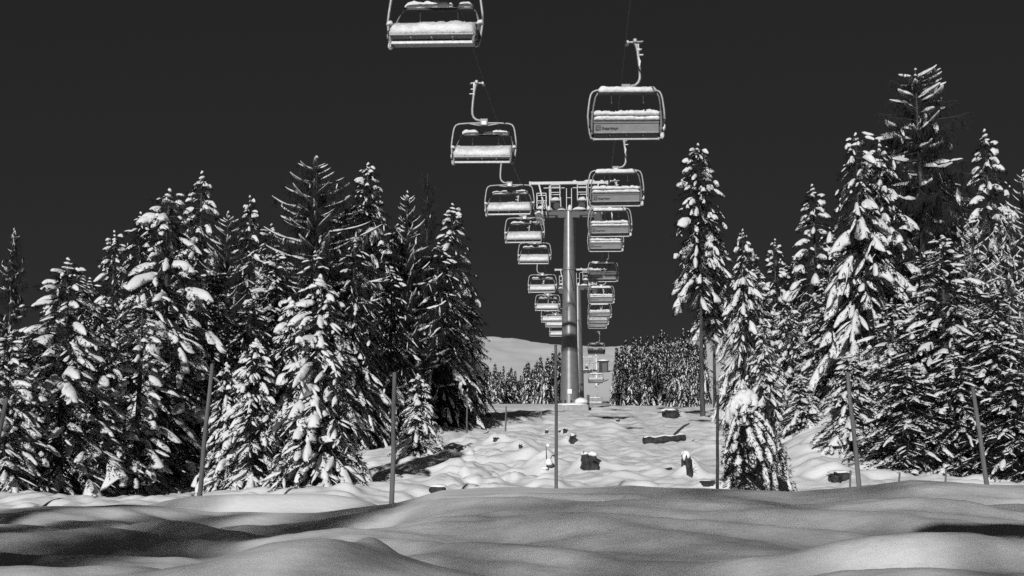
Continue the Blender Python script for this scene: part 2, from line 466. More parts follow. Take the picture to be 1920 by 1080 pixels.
VAR = {}
def variant(key, name, seed, H, R, **kw):
    VAR[key] = (tree_meshes(key, seed, H, R, **kw), name, R)
spr = dict()
S_ = dict(prof=.62, dens=2.3, twl=.5, hang=.5, padL=.95, jag=.3)
variant('broad', 'spruce_tree', 11, 10, 2.7, **{**S_, 'p_bot': -.62, 'droop': .42, 'padW': .23, 'padT': .15, 'pad': .72, 'finger': .1, 'fingW': .075})
variant('broad2', 'spruce_tree', 12, 10, 2.6, **{**S_, 'p_bot': -.75, 'droop': .5, 'padW': .24, 'padT': .16, 'pad': .7, 'finger': .1, 'fingW': .08, 'dens': 2.1})
variant('narrow', 'spruce_tree', 13, 11, 1.7, **{**S_, 'p_bot': -.75, 'droop': .5, 'padW': .23, 'padT': .15, 'padL': .65, 'pad': .75, 'finger': .08, 'prof': .55})
variant('narrow2', 'spruce_tree', 14, 11, 1.6, **{**S_, 'p_bot': -.6, 'droop': .45, 'padW': .26, 'padT': .17, 'padL': .65, 'pad': .75, 'finger': .07, 'prof': .55, 'whorl': 4})
variant('dark', 'spruce_tree', 15, 11, 2.2, **{**S_, 'p_bot': -.9, 'droop': .55, 'padW': .12, 'padT': .07, 'padL': .55, 'pad': .4, 'finger': .05, 'fingW': .04, 'dens': 3.4, 'hang': .9})
variant('mid', 'spruce_tree', 16, 11, 2.4, **{**S_, 'p_bot': -.6, 'droop': .4, 'padW': .19, 'padT': .12, 'padL': .7, 'pad': .62, 'finger': .12, 'fingW': .055, 'dens': 2.8})
variant('mid2', 'spruce_tree', 26, 11, 2.5, **{**S_, 'p_bot': -.5, 'droop': .45, 'padW': .16, 'padT': .1, 'padL': .6, 'pad': .5, 'finger': .14, 'fingW': .05, 'dens': 3.0})
variant('small', 'spruce_tree', 17, 4.2, 1.15, dens=4.6, p_bot=-.65, droop=.55, padW=.17, padT=.11, padL=.45, finger=.2, fingW=.05, nlen=(.05, .1), nw=(.009, .018), twd=34, npt=22, twl=.5, hang=.5, jag=.32, prof=.68)
variant('small2', 'spruce_tree', 18, 4.2, 1.05, dens=4.2, p_bot=-.8, droop=.65, padW=.18, padT=.11, padL=.48, finger=.2, fingW=.05, nlen=(.05, .1), nw=(.009, .018), twd=34, npt=22, twl=.5, hang=.5, jag=.32, prof=.68)
variant('young', 'spruce_tree', 27, 4.2, 1.3, dens=5.0, p_bot=-.5, droop=.45, padW=.12, padT=.07, padL=.4, pad=.45, finger=.13, fingW=.035, nlen=(.05, .1), nw=(.009, .018), twd=36, npt=24, twl=.5, hang=.4, jag=.32)
variant('bare_stem', 'spruce_tree', 19, 14, 1.8, h0=.2, sparse_low=.48, trunk_r=.0085, **{**S_, 'prof': .42, 'p_bot': -.75, 'droop': .5, 'padW': .22, 'padT': .15, 'padL': .65, 'pad': .6, 'finger': .07, 'dens': 2.9})
L_ = dict(needle='twig', p_top=.35, p_bot=.0, droop=.05, tipup=.16, twl=.27, hang=1.5, nlen=(.14, .4), nw=(.006, .011), npt=28, twd=26, padW=.035, padT=.06, jag=.3, prof=.75, whorl=5, dens=2.3, rings=12, lvar=(.4, 1.35))
variant('larch', 'larch_tree', 21, 12, 3.2, pad=.85, padL=.8, finger=.012, fingW=.05, **L_)
variant('larch_big', 'larch_tree', 22, 15, 3.4, pad=.6, padL=.8, finger=.012, fingW=.06, **{**L_, 'padW': .07, 'padT': .09, 'p_bot': -.6, 'droop': .16, 'h0': .12, 'twl': .3, 'p_top': .25, 'prof': .45})
variant('larch_thin', 'larch_tree', 23, 10, 1.4, pad=.45, padL=.5, finger=.04, fingW=.05, **{**L_, 'padW': .08, 'p_bot': -.4, 'twl': .4})
variant('larch_bare', 'larch_tree', 24, 11, 1.2, pad=.03, padL=.3, finger=.0, topsnow=False, **{**L_, 'p_bot': .2, 'p_top': .6})
variant('larch_shade', 'larch_tree', 28, 14, 3.2, pad=.12, padL=.8, finger=.03, fingW=.05, **{**L_, 'prof': .25, 'h0': .4, 'dens': 1.6, 'nw': (.0035, .0055), 'npt': 7, 'twd': 8, 'twl': .5, 'trunk_r': .006, 'lvar': (.6, 1.2)})  # added shading larch: twigs thinned so it dims the foreground snow evenly
variant('frosty', 'bare_tree', 25, 9, 2.3, pad=.45, padL=.28, finger=.10, fingW=.05, **{**L_, 'padW': .05, 'padT': .05, 'jag': .5, 'twl': .5, 'hang': .5, 'p_bot': .1, 'p_top': .6, 'npt': 10, 'nlen': (.08, .2), 'twd': 20, 'rings': 6})
for kk, ss, rr_ in (('far', 31, 1.15), ('far2', 32, .95), ('far3', 33, 1.3)):
    variant(kk, 'spruce_tree', ss, 6, rr_, dens=3.4, whorl=6, twd=12, npt=8, nlen=(.12, .26), nw=(.022, .045), finger=.1, fingW=.1, padW=.27, padT=.15, padL=.9, pad=.38, rings=5, sect=8, p_bot=-.8, p_top=-.3, droop=.5, wood=False, prof=1.0, minlen=.05, h0=.03, topsnow=False)
PROTO = {}
def place_tree(key, x, y, z, H, Rw, label, rz, group='snow-covered conifers beside the lift', cat=None, lean=0.0):
    (tr, cr, sn, H0), name, R0 = VAR[key]
    if key not in PROTO:
        r = empty(name, (0, 0, 0))
        link('trunk', tr, r); c = link('crown', cr, r); link('snow_clumps', sn, c)
        PROTO[key] = r; o = r
    else:
        o = copy_tree(PROTO[key])
    o.location = (x, y, z - .05); sxy = Rw / R0
    o.scale = (sxy, sxy, H / H0); o.rotation_euler = (0, lean, rz)
    if 'group' in o: del o['group']
    tag(o, label, cat or {'spruce_tree': 'spruce', 'larch_tree': 'larch', 'bare_tree': 'tree'}[name], group)
    return o
_rz = random.Random(3)
def tree_px(key, px, top, Y, hw, label, lean=0.0, group='snow-covered conifers beside the lift'):
    x = (px - 960) / F * Y * 1.0
    x = PY(px, top, Y)[0]
    zt = PY(px, top, Y)[2]; zb = gz(x, Y)
    Rw = hw / F * Y * (1.0 if key.startswith('far') else 1.12 if 'larch' in key or key == 'frosty' else 1.32)
    return place_tree(key, x, Y, zb, zt - zb, Rw, label, _rz.uniform(0, 6.28), group, lean=lean)

TREES = [
 # left wood
 ('larch_thin', 28, 428, 44, 48, 'slim larch with hanging twigs, cut by the left edge of the picture'),
 ('broad', 128, 483, 31, 128, 'broad spruce with a rounded white cap on top, second from the left edge'),
 ('narrow', 216, 432, 47, 48, 'narrow spruce tip rising between the capped spruce and the big left spruce'),
 ('dark', 264, 398, 52, 66, 'dark pointed spruce just left of and behind the big left spruce'),
 ('broad2', 318, 355, 38, 132, 'big snow-laden spruce with dark tip and bare lower trunk on the left'),
 ('narrow2', 268, 560, 33, 66, 'thin spruce with an open bare lower stem in front of the big left spruce'),
 ('narrow2', 379, 322, 50, 58, 'narrow spruce with white-capped top, highest on the left half of the left wood'),
 ('larch', 428, 396, 46, 110, 'spreading larch right beside the narrow white-capped highest spruce'),
 ('narrow', 470, 367, 53, 44, 'short narrow spruce top between the two spreading larches'),
 ('larch', 594, 293, 52, 180, 'tall wide larch with bare white-lined branches, highest of the left wood'),
 ('mid', 690, 306, 54, 84, 'tall snowy-tipped spruce next to the right of the tall wide larch'),
 ('larch', 764, 358, 56, 80, 'larch standing between the tall snowy-tipped spruce and the slim end spruce'),
 ('larch_bare', 802, 322, 62, 40, 'wispy bare larch top without snow near the right end of the left wood'),
 ('narrow', 849, 382, 62, 56, 'slim spruce with a white tip at the right end of the left wood'),
 ('dark', 822, 455, 57, 84, 'large dark spruce with hanging boughs at the right end of the left wood'),
 ('dark', 872, 520, 70, 56, 'dark spruce at the lift clearing, rightmost of the left wood'),
 ('small', 603, 518, 27, 90, 'heavily loaded spruce in the front row, left of the straight bare pole'),
 ('small2', 546, 560, 29, 66, 'slender loaded spruce close left of the heavily loaded front spruce'),
 ('small', 482, 636, 28, 66, 'low loaded spruce in the front row right of the leaning left pole'),
 ('small2', 428, 680, 29, 50, 'lowest loaded spruce close behind the leaning left pole'),
 ('small2', 786, 700, 37, 40, 'little spruce standing alone at the edge of the left wood by the slope'),
 ('mid', 520, 470, 45, 90, 'dense spruce behind the slender loaded spruce of the front row'),
 ('dark', 665, 450, 46, 86, 'shaded spruce behind the heavily loaded front spruce'),
 ('dark', 735, 500, 49, 76, 'shaded spruce behind the straight bare pole'),
 ('mid2', 400, 500, 42, 88, 'spruce under the spreading larch, behind the leaning left pole'),
 ('mid2', 190, 560, 37, 84, 'spruce filling the gap between the capped spruce and the big left spruce'),
 ('broad', 20, 620, 29, 92, 'low spruce with snowy lower boughs at the left edge of the picture'),
 ('mid2', 300, 600, 44, 90, 'shaded spruce seen through the bare lower trunk of the big left spruce'),
 ('mid', -40, 520, 36, 90, 'spruce cut by the left edge behind the pole at the edge'),
 ('dark', 80, 600, 40, 90, 'dark spruce behind the gap right of the slim left edge larch'),
 ('dark', 470, 560, 40, 80, 'dark spruce behind the low loaded front spruce'),
 ('dark', 590, 470, 44, 80, 'dark spruce straight behind the slender and heavily loaded front pair'),
 ('dark', 170, 520, 50, 80, 'dark spruce standing back right of the capped spruce'),
 ('dark', 350, 440, 54, 80, 'dark spruce standing back between the big left spruce and the white-capped highest one'),
 ('mid2', 640, 400, 58, 80, 'spruce standing back between the tall wide larch and the snowy-tipped tall spruce'),
 ('dark', 745, 420, 60, 80, 'dark spruce standing back right of the tall snowy-tipped spruce'),
 ('mid2', 510, 420, 58, 80, 'spruce standing back left of the tall wide larch'),
 # right wood
 ('mid2', 1384, 540, 66, 42, 'dark spruce filling the space right behind the bare-stemmed spruces'),
 ('mid2', 1408, 470, 68, 52, 'spruce standing back between the snow pillow spruce and the small dark tip'),
 ('dark', 1488, 480, 62, 62, 'dark spruce standing back left of the slim spruce on the right bank'),
 ('dark', 1562, 440, 58, 66, 'dark spruce standing back between the slim spruce and the big right spruce'),
 ('dark', 1655, 380, 55, 76, 'dark spruce standing back below the twin tops of the big right spruce'),
 ('mid2', 1780, 330, 56, 76, 'spruce standing back between the tallest larch and the snow knob spruce'),
 ('dark', 1880, 400, 52, 80, 'dark spruce standing back by the right edge of the picture'),
 ('dark', 1600, 520, 47, 90, 'dark spruce behind the young spruce by the leaning pole on the right'),
 ('dark', 1720, 480, 46, 90, 'dark spruce under the tallest larch'),
 ('dark', 1815, 520, 45, 90, 'dark spruce behind the frosted bush-like tree'),
 ('bare_stem', 1308, 270, 70, 52, 'tall spruce with a bare lower trunk standing by the lift clearing'),
 ('bare_stem', 1334, 420, 72, 42, 'second bare-stemmed spruce close behind the tall one at the clearing'),
 ('broad2', 1392, 430, 54, 54, 'spruce with very large snow pillows right of the bare-stemmed spruces'),
 ('narrow', 1452, 448, 60, 42, 'small dark spruce tip behind the spruce with large snow pillows'),
 ('narrow', 1420, 500, 58, 40, 'short spruce tip between the snow pillow spruce and the small dark tip'),
 ('narrow2', 1523, 346, 50, 56, 'slim spruce standing apart left of the big right spruce'),
 ('broad2', 1604, 250, 42, 92, 'big right spruce with piled snow, left one of its twin tops'),
 ('broad', 1648, 262, 44, 84, 'right companion of the big right spruce, its tip against the tallest larch'),
 ('larch_big', 1716, 128, 48, 150, 'tallest larch of all with sparse twigs and long white boughs on the right'),
 ('narrow2', 1846, 243, 42, 58, 'spruce with a thick white snow knob on its tip near the right edge'),
 ('larch', 1918, 318, 45, 70, 'larch cut by the right edge of the picture'),
 ('frosty', 1822, 400, 40, 84, 'bare bush-like tree with frosted twigs below the snow knob spruce'),
 ('frosty', 1890, 380, 41, 76, 'bare frosted tree beside the larch at the right edge'),
 ('mid', 1765, 440, 34, 112, 'wide spruce in front of the tallest larch'),
 ('broad', 1672, 560, 35, 92, 'low wide spruce in front of the big right spruce'),
 ('mid2', 1862, 540, 33, 100, 'wide low spruce behind the right fence pole at the picture edge'),
 ('mid', 1545, 520, 44, 62, 'bushy spruce under the slim spruce left of the big right spruce'),
 ('broad2', 1475, 560, 47, 56, 'round-shouldered spruce left of the bushy spruce on the right bank'),
 ('broad', 1432, 600, 42, 48, 'spruce behind the bent snow-buried tree'),
 ('small2', 1590, 660, 32, 56, 'young spruce behind the leaning pole right of the bent tree'),
 ('young', 1700, 680, 30, 90, 'young dark spruce between the two right-hand poles'),
 ('young', 1790, 660, 30, 90, 'young spruce close left of the far right pole'),
 ('young', 1895, 690, 29, 90, 'young spruce at the bottom of the right edge'),
 ('small2', 1500, 700, 37, 40, 'small round spruce on the right bank with snow beneath it'),
]
for t in TREES: tree_px(*t)

# far rows beyond the towers
fr = random.Random(12)
def far_rows(xs, tops, Y, base_off, label, group, n):
    for i in range(n):
        px = xs[0] + (xs[1] - xs[0]) * (i + fr.uniform(.1, .9)) / n
        top = np.interp(px, *tops) + fr.uniform(-24, 16)
        y = Y + fr.uniform(-12, 12) + (i % 2) * 14
        tree_px(fr.choice(['far', 'far2', 'far3']), px, top, y, fr.uniform(10, 16), label, group=group)
far_rows((884, 1052), ([880, 930, 985, 1010, 1030, 1055], [716, 700, 700, 692, 672, 668]), 176, 0,
         'small snowy spruce in the distant row left of the lift tower', 'distant spruces left of the tower', 58)
far_rows((1152, 1322), ([1140, 1180, 1220, 1250, 1300, 1330], [684, 650, 648, 632, 634, 634]), 150, 0,
         'snowy spruce in the distant grove right of the lift tower', 'distant spruces right of the tower', 64)
far_rows((1150, 1310), ([1140, 1200, 1300], [700, 686, 684]), 120, 0,
         'low snowy spruce along the front of the distant grove right of the tower', 'front row of the distant grove', 30)

# trees standing to the left and behind the viewer: they shade the foreground; the larch_shade row is added to dim it
SHADE = [
 ('dark', -16.8, -20.0, 15.5, 2.8, 'spruce furthest out to the left in the row behind the viewer'),
 ('narrow', -13.4, -17.0, 14.5, 2.5, 'second spruce from the left in the row behind the viewer'),
 ('dark', -11.2, -21.0, 16.5, 2.6, 'third spruce from the left in the row behind the viewer'),
 ('mid2', -8.9, -14.0, 12.5, 2.2, 'spruce standing forward of the row behind the viewer'),
 ('larch', -9.6, -9.0, 10.5, 1.6, 'small larch between the viewer and the row of spruces'),
 ('narrow', -9.2, -1.5, 7.0, 1.2, 'narrow spruce left of the viewer'),
 ('larch_shade', -8.6, -24.0, 17.0, 3.2, 'leftmost of the four larches added far behind the viewer to dim the snow'),
 ('larch_shade', -6.0, -22.0, 16.4, 3.2, 'second from the left of the larches added far behind the viewer to dim the snow'),
 ('larch_shade', -3.4, -24.0, 17.0, 3.2, 'third from the left of the larches added far behind the viewer to dim the snow'),
 ('larch_shade', -.6, -22.5, 16.6, 3.2, 'rightmost of the four larches added far behind the viewer to dim the snow'),
]
for (k, x, y, h, r, lab) in SHADE:
    place_tree(k, x, y, gz(x, y), h, r, lab, _rz.uniform(0, 6), group='trees standing around the viewer')

def shadow_trunk():  # unseen trunk, added to throw the dark strip on the right foreground
    z0 = gz(7.0, 4.2); e = empty('shadow_caster_tree', (7.0, 4.2, z0)); o = Vector((7.0, 4.2, z0))
    P = [(7.0, 4.2, z0 - .4), (6.6, 4.0, z0 + .9), (5.9, 3.6, 1.0), (4.9, 3.3, 1.55), (3.8, 3.15, 1.83), (2.8, 3.05, 1.9), (2.0, 3.0, 1.84), (1.3, 3.0, 1.74)]
    P = [Vector(p) - o for p in P]; P = [Vector(p) for p in catmull([tuple(p) for p in P], 3)]
    n = len(P); rn = random.Random(5)
    m = MB(); m.tube(P, [(.17 - .12 * i / (n - 1)) * rn.uniform(.9, 1.1) for i in range(n)], 10); m.build('trunk', M['bark'], e)
    c = MB()
    for i in range(8, n):
        for q in range(2):
            a = P[i]; b = a + Vector((rn.uniform(-.5, .1), rn.uniform(-.4, .4), rn.uniform(-.28, -.02))); c.tube([a, (a + b) / 2 + Vector((0, 0, .03)), b], [.02, .014, .008], 5)
    c.build('bare_twigs', M['bark'], e)
    s = MB()
    rings = []
    for i in range(5, n):
        w = (.19 - .003 * i) * rn.uniform(.6, 1.3)
        rings.append([P[i] + Vector((0, w * .8 * math.cos(a), .1 + w * max(-.5, math.sin(a)))) for a in [k * .6283 for k in range(10)]])
    s.loft(rings); s.build('snow_clumps', M['treesnow'], e)
    tag(e, 'dead tree added out of view right of the viewer to cast a shadow strip', 'dead tree')

# bent snow-buried tree on the right
def bent_tree():
    p = PY(1392, 912, 26); x, y = p[0], 26.0; z = gz(x, y); zt = PY(1385, 728, 26)[2]; H = zt - z
    tr, cr, sn, H0 = tree_meshes('bent', 77, H, .42, h0=.04, dens=9, whorl=5, p_top=-.5, p_bot=-1.0, droop=.9, prof=.45, padW=.13, padT=.08, padL=.4, pad=.28,
                             finger=.06, fingW=.05, nlen=(.04, .09), nw=(.008, .016), twd=40, npt=24, bend=0.02, topsnow=False, trunk_r=.03, minlen=.2)
    r = empty('bent_spruce_tree', (x, y, z - .05)); link('trunk', tr, r); c0 = link('crown', cr, r)
    s = link('snow_clumps', sn, c0)
    rn = random.Random(9)
    m = MB()
    for (cx, cz, rx, rz, sd) in [(.0, H - .2, .17, .17, 4), (.1, H - .13, .17, .14, 14), (.16, H - .3, .12, .2, 15), (-.12, H - .34, .11, .2, 24), (-.27, H - .52, .09, .17, 5), (-.42, H - .5, .08, .1, 6)]:
        m.lump((cx, -.1 + rn.uniform(-.05, .05), cz), (rx, rx * .95, rz), sd, .5, 11, 16, flat=.9)
    # long bent-down limbs on the right, packed with snow
    n = MB(); nv = []
    for (x0, z0, x1, z1, rr, yy) in [(.1, H - .35, .92, .05, .075, -.2), (.08, H - .6, .6, .0, .09, -.42), (.12, H - .3, .85, .7, .06, .1), (.05, H - .85, .42, .0, .09, -.5), (-.05, H - .75, -.3, .5, .09, -.35), (.1, H - .5, .7, .4, .07, -.32), (-.1, H - 1.1, -.2, .1, .1, -.45), (.0, H - .55, .2, .5, .1, -.35)]:
        def cl(t): return Vector((x0 + (x1 - x0) * (t ** .8), yy * math.sin(t * 2.2) + .03 * math.sin(t * 9 + x1 * 7), z0 + (z1 - z0) * (.35 * t + .65 * t * t)))
        n.tube([cl(q / 8) for q in range(9)], [.022 * (1 - .7 * q / 8) for q in range(9)], 5)
        t0 = rn.uniform(0, .12)
        while t0 < .95:
            t1 = min(1.02, t0 + rn.uniform(.2, .45)); k = 8; rings = []; ph = rn.uniform(0, 6)
            for i in range(k + 1):
                t = i / k; c = cl(t0 + (t1 - t0) * t); w = rr * (.15 + .58 * math.sin(math.pi * (.06 + .88 * t)) ** .6) * rn.uniform(.75, 1.25)
                rings.append([c + Vector((w * math.cos(a) * (1 + .35 * math.sin(2 * a + ph) + rn.uniform(-.2, .2)), w * .9 * math.sin(a) - .04, .03 + w * (.5 * math.sin(a + 2.4) + rn.uniform(-.25, .25)) - .5 * abs(w * math.cos(a)))) for a in [q * 6.283 / 10 for q in range(10)]])
            m.loft(rings); t0 = t1 + rn.uniform(-.03, .08)
        for q in range(620):
            c = cl(rn.uniform(.05, 1)); dv = Vector((rn.gauss(.3, .8), rn.gauss(-.2, .8), rn.gauss(-.7, .6))).normalized(); sv = dv.orthogonal().normalized() * .012
            c = c + Vector((rn.uniform(-.13, .13), rn.uniform(-.12, .05), rn.uniform(-.2, .06))); nv += [c - sv, c + sv, c + dv * rn.uniform(.06, .13)]
    link('needles', np_mesh('bent_needles', np.array(nv), None, np.arange(len(nv)).reshape(-1, 3), M['needle']), c0)
    link('snow_clumps', m.mesh('snow_clumps', M['treesnow']), c0)
    n.build('bent_limbs', M['bark'], r)
    tag(r, 'small conifer bent and buried under a round snow cap, beside the black pole', 'spruce')
bent_tree()

# ------------------------------------------------------------------ chairlift
VPX, SL, SR = 1102.0, -1.571, .489
W0 = 2.5
YAW = -math.atan2(ray(VPX, 850)[0], ray(VPX, 850)[1])
def wk(side, k): return 1 / ((.00555 if side < 0 else .0069) + .00257 * k)
def rope_pt(side, w, gy): return PD(VPX + (SL if side < 0 else SR) * w, gy, F * W0 / w)
LB = [97, 311, 408, 457, 496, 550, 583.5, 605, 614, 631, 689, 739]
RB = [262, 387, 444, 472, 528.5, 568.7, 596, 609, 616, 664, 718.6, 762]
CH = 1.252
ropeL = [(wk(-1, k), LB[k] - CH * wk(-1, k)) for k in range(12)]
ropeR = [(wk(1, k), RB[k] - CH * wk(1, k)) for k in range(12)]
TWR = [(63.5, 1066.5, 395.0, 765.0), (37.0, 1083.5, 536.0, 757.0), (29.0, 1089.0, 694.0, 762.0)]   # w, px, top y, base y

def tube_ring(c, r, sect): pass
def snow_loft(mb, xs, sec, seed, amp=.03, taper=.12, gap=None):
    """soft snow body lofted along x; sec: list of (y,z) outline; gap=(x0,x1) where it is cut down"""
    rn = random.Random(seed); rings = []
    cy = sum(p[0] for p in sec) / len(sec); cz = sum(p[1] for p in sec) / len(sec); zmin = min(p[1] for p in sec)
    n = len(xs); ph = [rn.uniform(0, 6.28) for _ in range(4)]
    for i, x in enumerate(xs):
        d = min(x - xs[0], xs[-1] - x); s = .55 + .45 * min(1, d / taper)
        k = 1.0
        if gap and gap[0] < x < gap[1]: k = .25
        ring = []
        h = amp * (1.2 * math.sin(x * 3.1 + ph[0]) + .8 * math.sin(x * 7.3 + ph[1]) + .5 * math.sin(x * 15 + ph[2]) + rn.uniform(-.5, .5))
        for (y, z) in sec:
            f = (z - zmin)
            zz = zmin + f * s * k + (h + rn.uniform(-amp, amp)) * (1 if f > .04 else .1)
            yy = cy + (y - cy) * (s ** .5) + rn.uniform(-amp, amp) * .6
            ring.append(Vector((x + rn.uniform(-.01, .01), yy, zz)))
        rings.append(ring)
    mb.loft(rings)

def text_mesh(txt, size, m, bold=0.0):
    cu = bpy.data.curves.new('lettering', 'FONT'); cu.body = txt; cu.size = size; cu.offset = bold; cu.extrude = .002
    o = bpy.data.objects.new('lettering', cu); COL.objects.link(o)
    dg = bpy.context.evaluated_depsgraph_get(); dg.update()
    me = bpy.data.meshes.new_from_object(o.evaluated_get(dg)); me.materials.clear(); me.materials.append(m)
    bpy.data.objects.remove(o); bpy.data.curves.remove(cu)
    return me

def make_chair(up, seed):
    """local frame: x right, y where the riders look, z = 0 at the rope; up: the row seen from behind"""
    r = empty('chairlift_chair', (0, 0, 0))
    a = MB()
    a.tube([(.30, 0, .02), (.36, 0, -.12), (.40, 0, -.35), (.435, 0, -.7), (.455, 0, -1.0), (.45, 0, -1.18), (.40, 0, -1.31), (.30, 0, -1.40), (.12, 0, -1.44)], [.055, .055, .05, .047, .047, .047, .047, .047, .05], 10)
    a.build('hanger_arm', M['galv'], r)
    if up:
        s = MB(); s.lump((.42, -.03, -.25), (.06, .05, .07), 1); s.lump((.5, -.02, -.42), (.06, .05, .04), 2)
        s.tube([(.40, -.04, -.5), (.46, -.05, -.62), (.43, -.05, -.8)], .03, 6); s.build('snow_clumps', M['chairsnow'], r)
    g = MB()
    g.box((.27, 0, .02), (.52, .09, .05), None, .012); g.box((.05, 0, -.01), (.12, .34, .11), None, .02); g.box((.30, 0, .05), (.13, .28, .14), None, .03)
    g.tube([(.36, -.1, 0), (.56, -.1, .02)], .025, 8); g.box((.44, .0, -.22), (.16, .1, .03)); g.box((.48, 0, -.4), (.18, .08, .03)); g.box((.40, 0, -.2), (.06, .08, .5))
    g.build('cable_grip', M['galv'], r)
    b = MB(); b.box((0, 0, -1.50), (.29, .2, .25), None, .02)
    for q in (-1, 1): b.box((q * .115, 0, -1.40), (.05, .205, .05), None, .01)
    nb = b.build('hanger_box', M['panel'], r)
    p = MB()
    for q in (-1, 1): p.box((0, q * .108, -1.545), (.15, .012, .13))
    p.build('number_plate', M['white'], nb)
    bl = MB()
    pts = [(-.14, 0, -1.53), (-.6, 0, -1.535), (-.95, 0, -1.56), (-1.07, 0, -1.61), (-1.13, 0, -1.70), (-1.17, .0, -1.86), (-1.215, .0, -2.2), (-1.23, .02, -2.4), (-1.21, .06, -2.65), (-1.17, .1, -2.95), (-1.13, .12, -3.1), (-1.05, .12, -3.12)]
    for q in (-1, 1):
        bl.tube([(-q * x, y, z) for (x, y, z) in pts], .034, 8)
        bl.tube([(q * .1, .0, -1.62), (q * .3, 0, -1.60), (q * .55, 0, -1.55)], .028, 6)
    bl.build('bail_frame', M['galv'], r)
    rb = MB()
    for q in (-1, 1):
        rb.tube([(q * .8, -.75, -1.83), (q * .93, -.75, -1.85), (q * 1.0, -.68, -1.95), (q * 1.06, -.5, -2.2), (q * 1.09, -.32, -2.45), (q * 1.1, -.15, -2.68), (q * 1.1, .0, -2.8)], .026, 7)
        rb.box((q * 1.085, -.36, -2.36), (.075, .07, .05), None, .01)
    rbo = rb.build('restraint_bar', M['galv'], r)
    d = MB(); d.box((0, -.75, -1.86), (1.86, .2, .06), None, .02); d.tube([(-.92, -.68, -1.84), (.92, -.68, -1.84)], .03, 8)
    for q in (-.5, .5):
        d.tube([(q, -.75, -1.88), (q, -.79, -2.14)], .022, 6); d.box((q, -.79, -2.17), (.05, .08, .04))
    d.build('bar_cover', M['rubber'], rbo)
    sb = MB(); xs = [(-.9 + 1.8 * i / 22) for i in range(23)]
    sec = [(-.87, -1.83), (-.89, -1.74), (-.84, -1.66), (-.75, -1.64), (-.66, -1.66), (-.61, -1.74), (-.63, -1.83)]
    if up: snow_loft(sb, xs, sec, seed, .008, .08)
    else: snow_loft(sb, xs, sec, seed, .018, .1, ((-.12, .1) if seed % 3 == 0 else (.05, .3) if seed % 3 == 1 else (-.5, -.38)))
    sb.build('bar_snow', M['chairsnow'], rbo)
    # seat and backrest
    st = MB()
    st.box((0, .37, -2.985), (2.12, .72, .07), Matrix.Rotation(math.radians(-2), 3, 'X'), .02)
    for q in (-.53, 0, .53): st.box((q, .36, -3.035), (.04, .7, .05))
    so = st.build('seat', M['seatpad'] if not up else M['rubber'], r)  # up row: black seat colour stands in for shade on the underside
    fe = MB(); fe.tube([(-1.06, .755, -2.985), (1.06, .755, -2.985)], .032, 8); 
    if up: fe.box((0, .12, -3.135), (2.12, .05, .06), None, .012)
    else: fe.box((0, .64, -3.165), (2.1, .05, .085), None, .015); fe.box((0, .2, -3.06), (2.1, .5, .04), None, .01)
    for q in (-1, 1): fe.bar((q * 1.04, .12 if up else .64, -3.15), (q * 1.06, .3 if up else .7, -2.99), .05, .08)
    fe.build('seat_beam', M['galv'], so)
    sn = MB(); xs = [-1.1 + 2.2 * i / 44 for i in range(45)]
    if up: sec = [(-.12, -2.42), (-.05, -2.38), (.12, -2.46), (.4, -2.62), (.66, -2.78), (.73, -2.90), (.70, -2.95), (.12, -2.95)]
    else: sec = [(-.3, -2.40), (-.16, -2.38), (.05, -2.45), (.35, -2.57), (.58, -2.66), (.72, -2.76), (.735, -2.84), (.72, -2.945), (.0, -2.945), (-.2, -2.6)]
    snow_loft(sn, xs, sec, seed + 50, .012 if up else .016, .1); sn.build('seat_snow', M['chairsnow'], so)
    bk = MB(); rot = Matrix.Rotation(math.radians(20), 3, 'X')
    bk.box((0, -.045, -2.82), (2.08, .045, .30), rot, .012)
    bk.tube([(-1.13, -.335, -2.36), (1.13, -.335, -2.36)], .03, 8)
    for q in (-1, 1): bk.tube([(q * 1.1, -.335, -2.36), (q * 1.11, -.03, -3.0)], .03, 7)
    bo = bk.build('backrest', M['panel'], r)
    ub = MB(); ub.box((0, -.155, -2.60), (2.1, .04, .16), rot, .012); ub.build('upper_pad', M['seatpad'], bo)
    ll = MB(); ll.box((0, -.02, -2.945), (2.08, .05, .055), rot, .01); ll.build('lower_rail', M['galv'], bo)
    if up:
        # the maker's square emblem and name on the back
        base = Vector((0, -.071, -2.82)) 
        nrm = rot @ Vector((0, -1, 0)); upv = rot @ Vector((0, 0, 1))
        e = MB(); c = Vector((-.9, -.048, -2.80)) + nrm * .030
        for (dx, dz, w, h) in [(-.075, 0, .018, .17), (.075, 0, .018, .17), (0, .076, .15, .018), (0, -.076, .15, .018)]:
            e.box(c + Vector((dx, 0, 0)) + upv * dz, (w, .006, h), rot)
        ring = [c + Vector((.045 * math.cos(t), 0, 0)) + upv * (.045 * math.sin(t)) for t in [k * 6.283 / 16 for k in range(17)]]
        e.tube(ring, .012, 5); e.box(c + Vector((-.045, 0, 0)) - upv * .06, (.018, .006, .1), rot)
        e.build('emblem', M['ink'], bo)
        t = link('lettering', TEXT, bo); t.location = Vector((-.79, -.055, -2.845)) + nrm * .029
        t.rotation_euler = (math.radians(90 + 20), 0, 0)
        sr = MB(); xs = [-1.04 + 2.08 * i / 34 for i in range(35)]
        snow_loft(sr, xs, [(-.40, -2.44), (-.42, -2.37), (-.36, -2.31), (-.26, -2.31), (-.2, -2.38), (-.25, -2.46)], seed + 9, .016, .1)
        snow_loft(sr, xs, [(-.27, -2.585), (-.32, -2.53), (-.3, -2.475), (-.22, -2.47), (-.16, -2.53), (-.2, -2.59)], seed + 19, .012, .1)
        sr.build('snow_clumps', M['chairsnow'], bo)
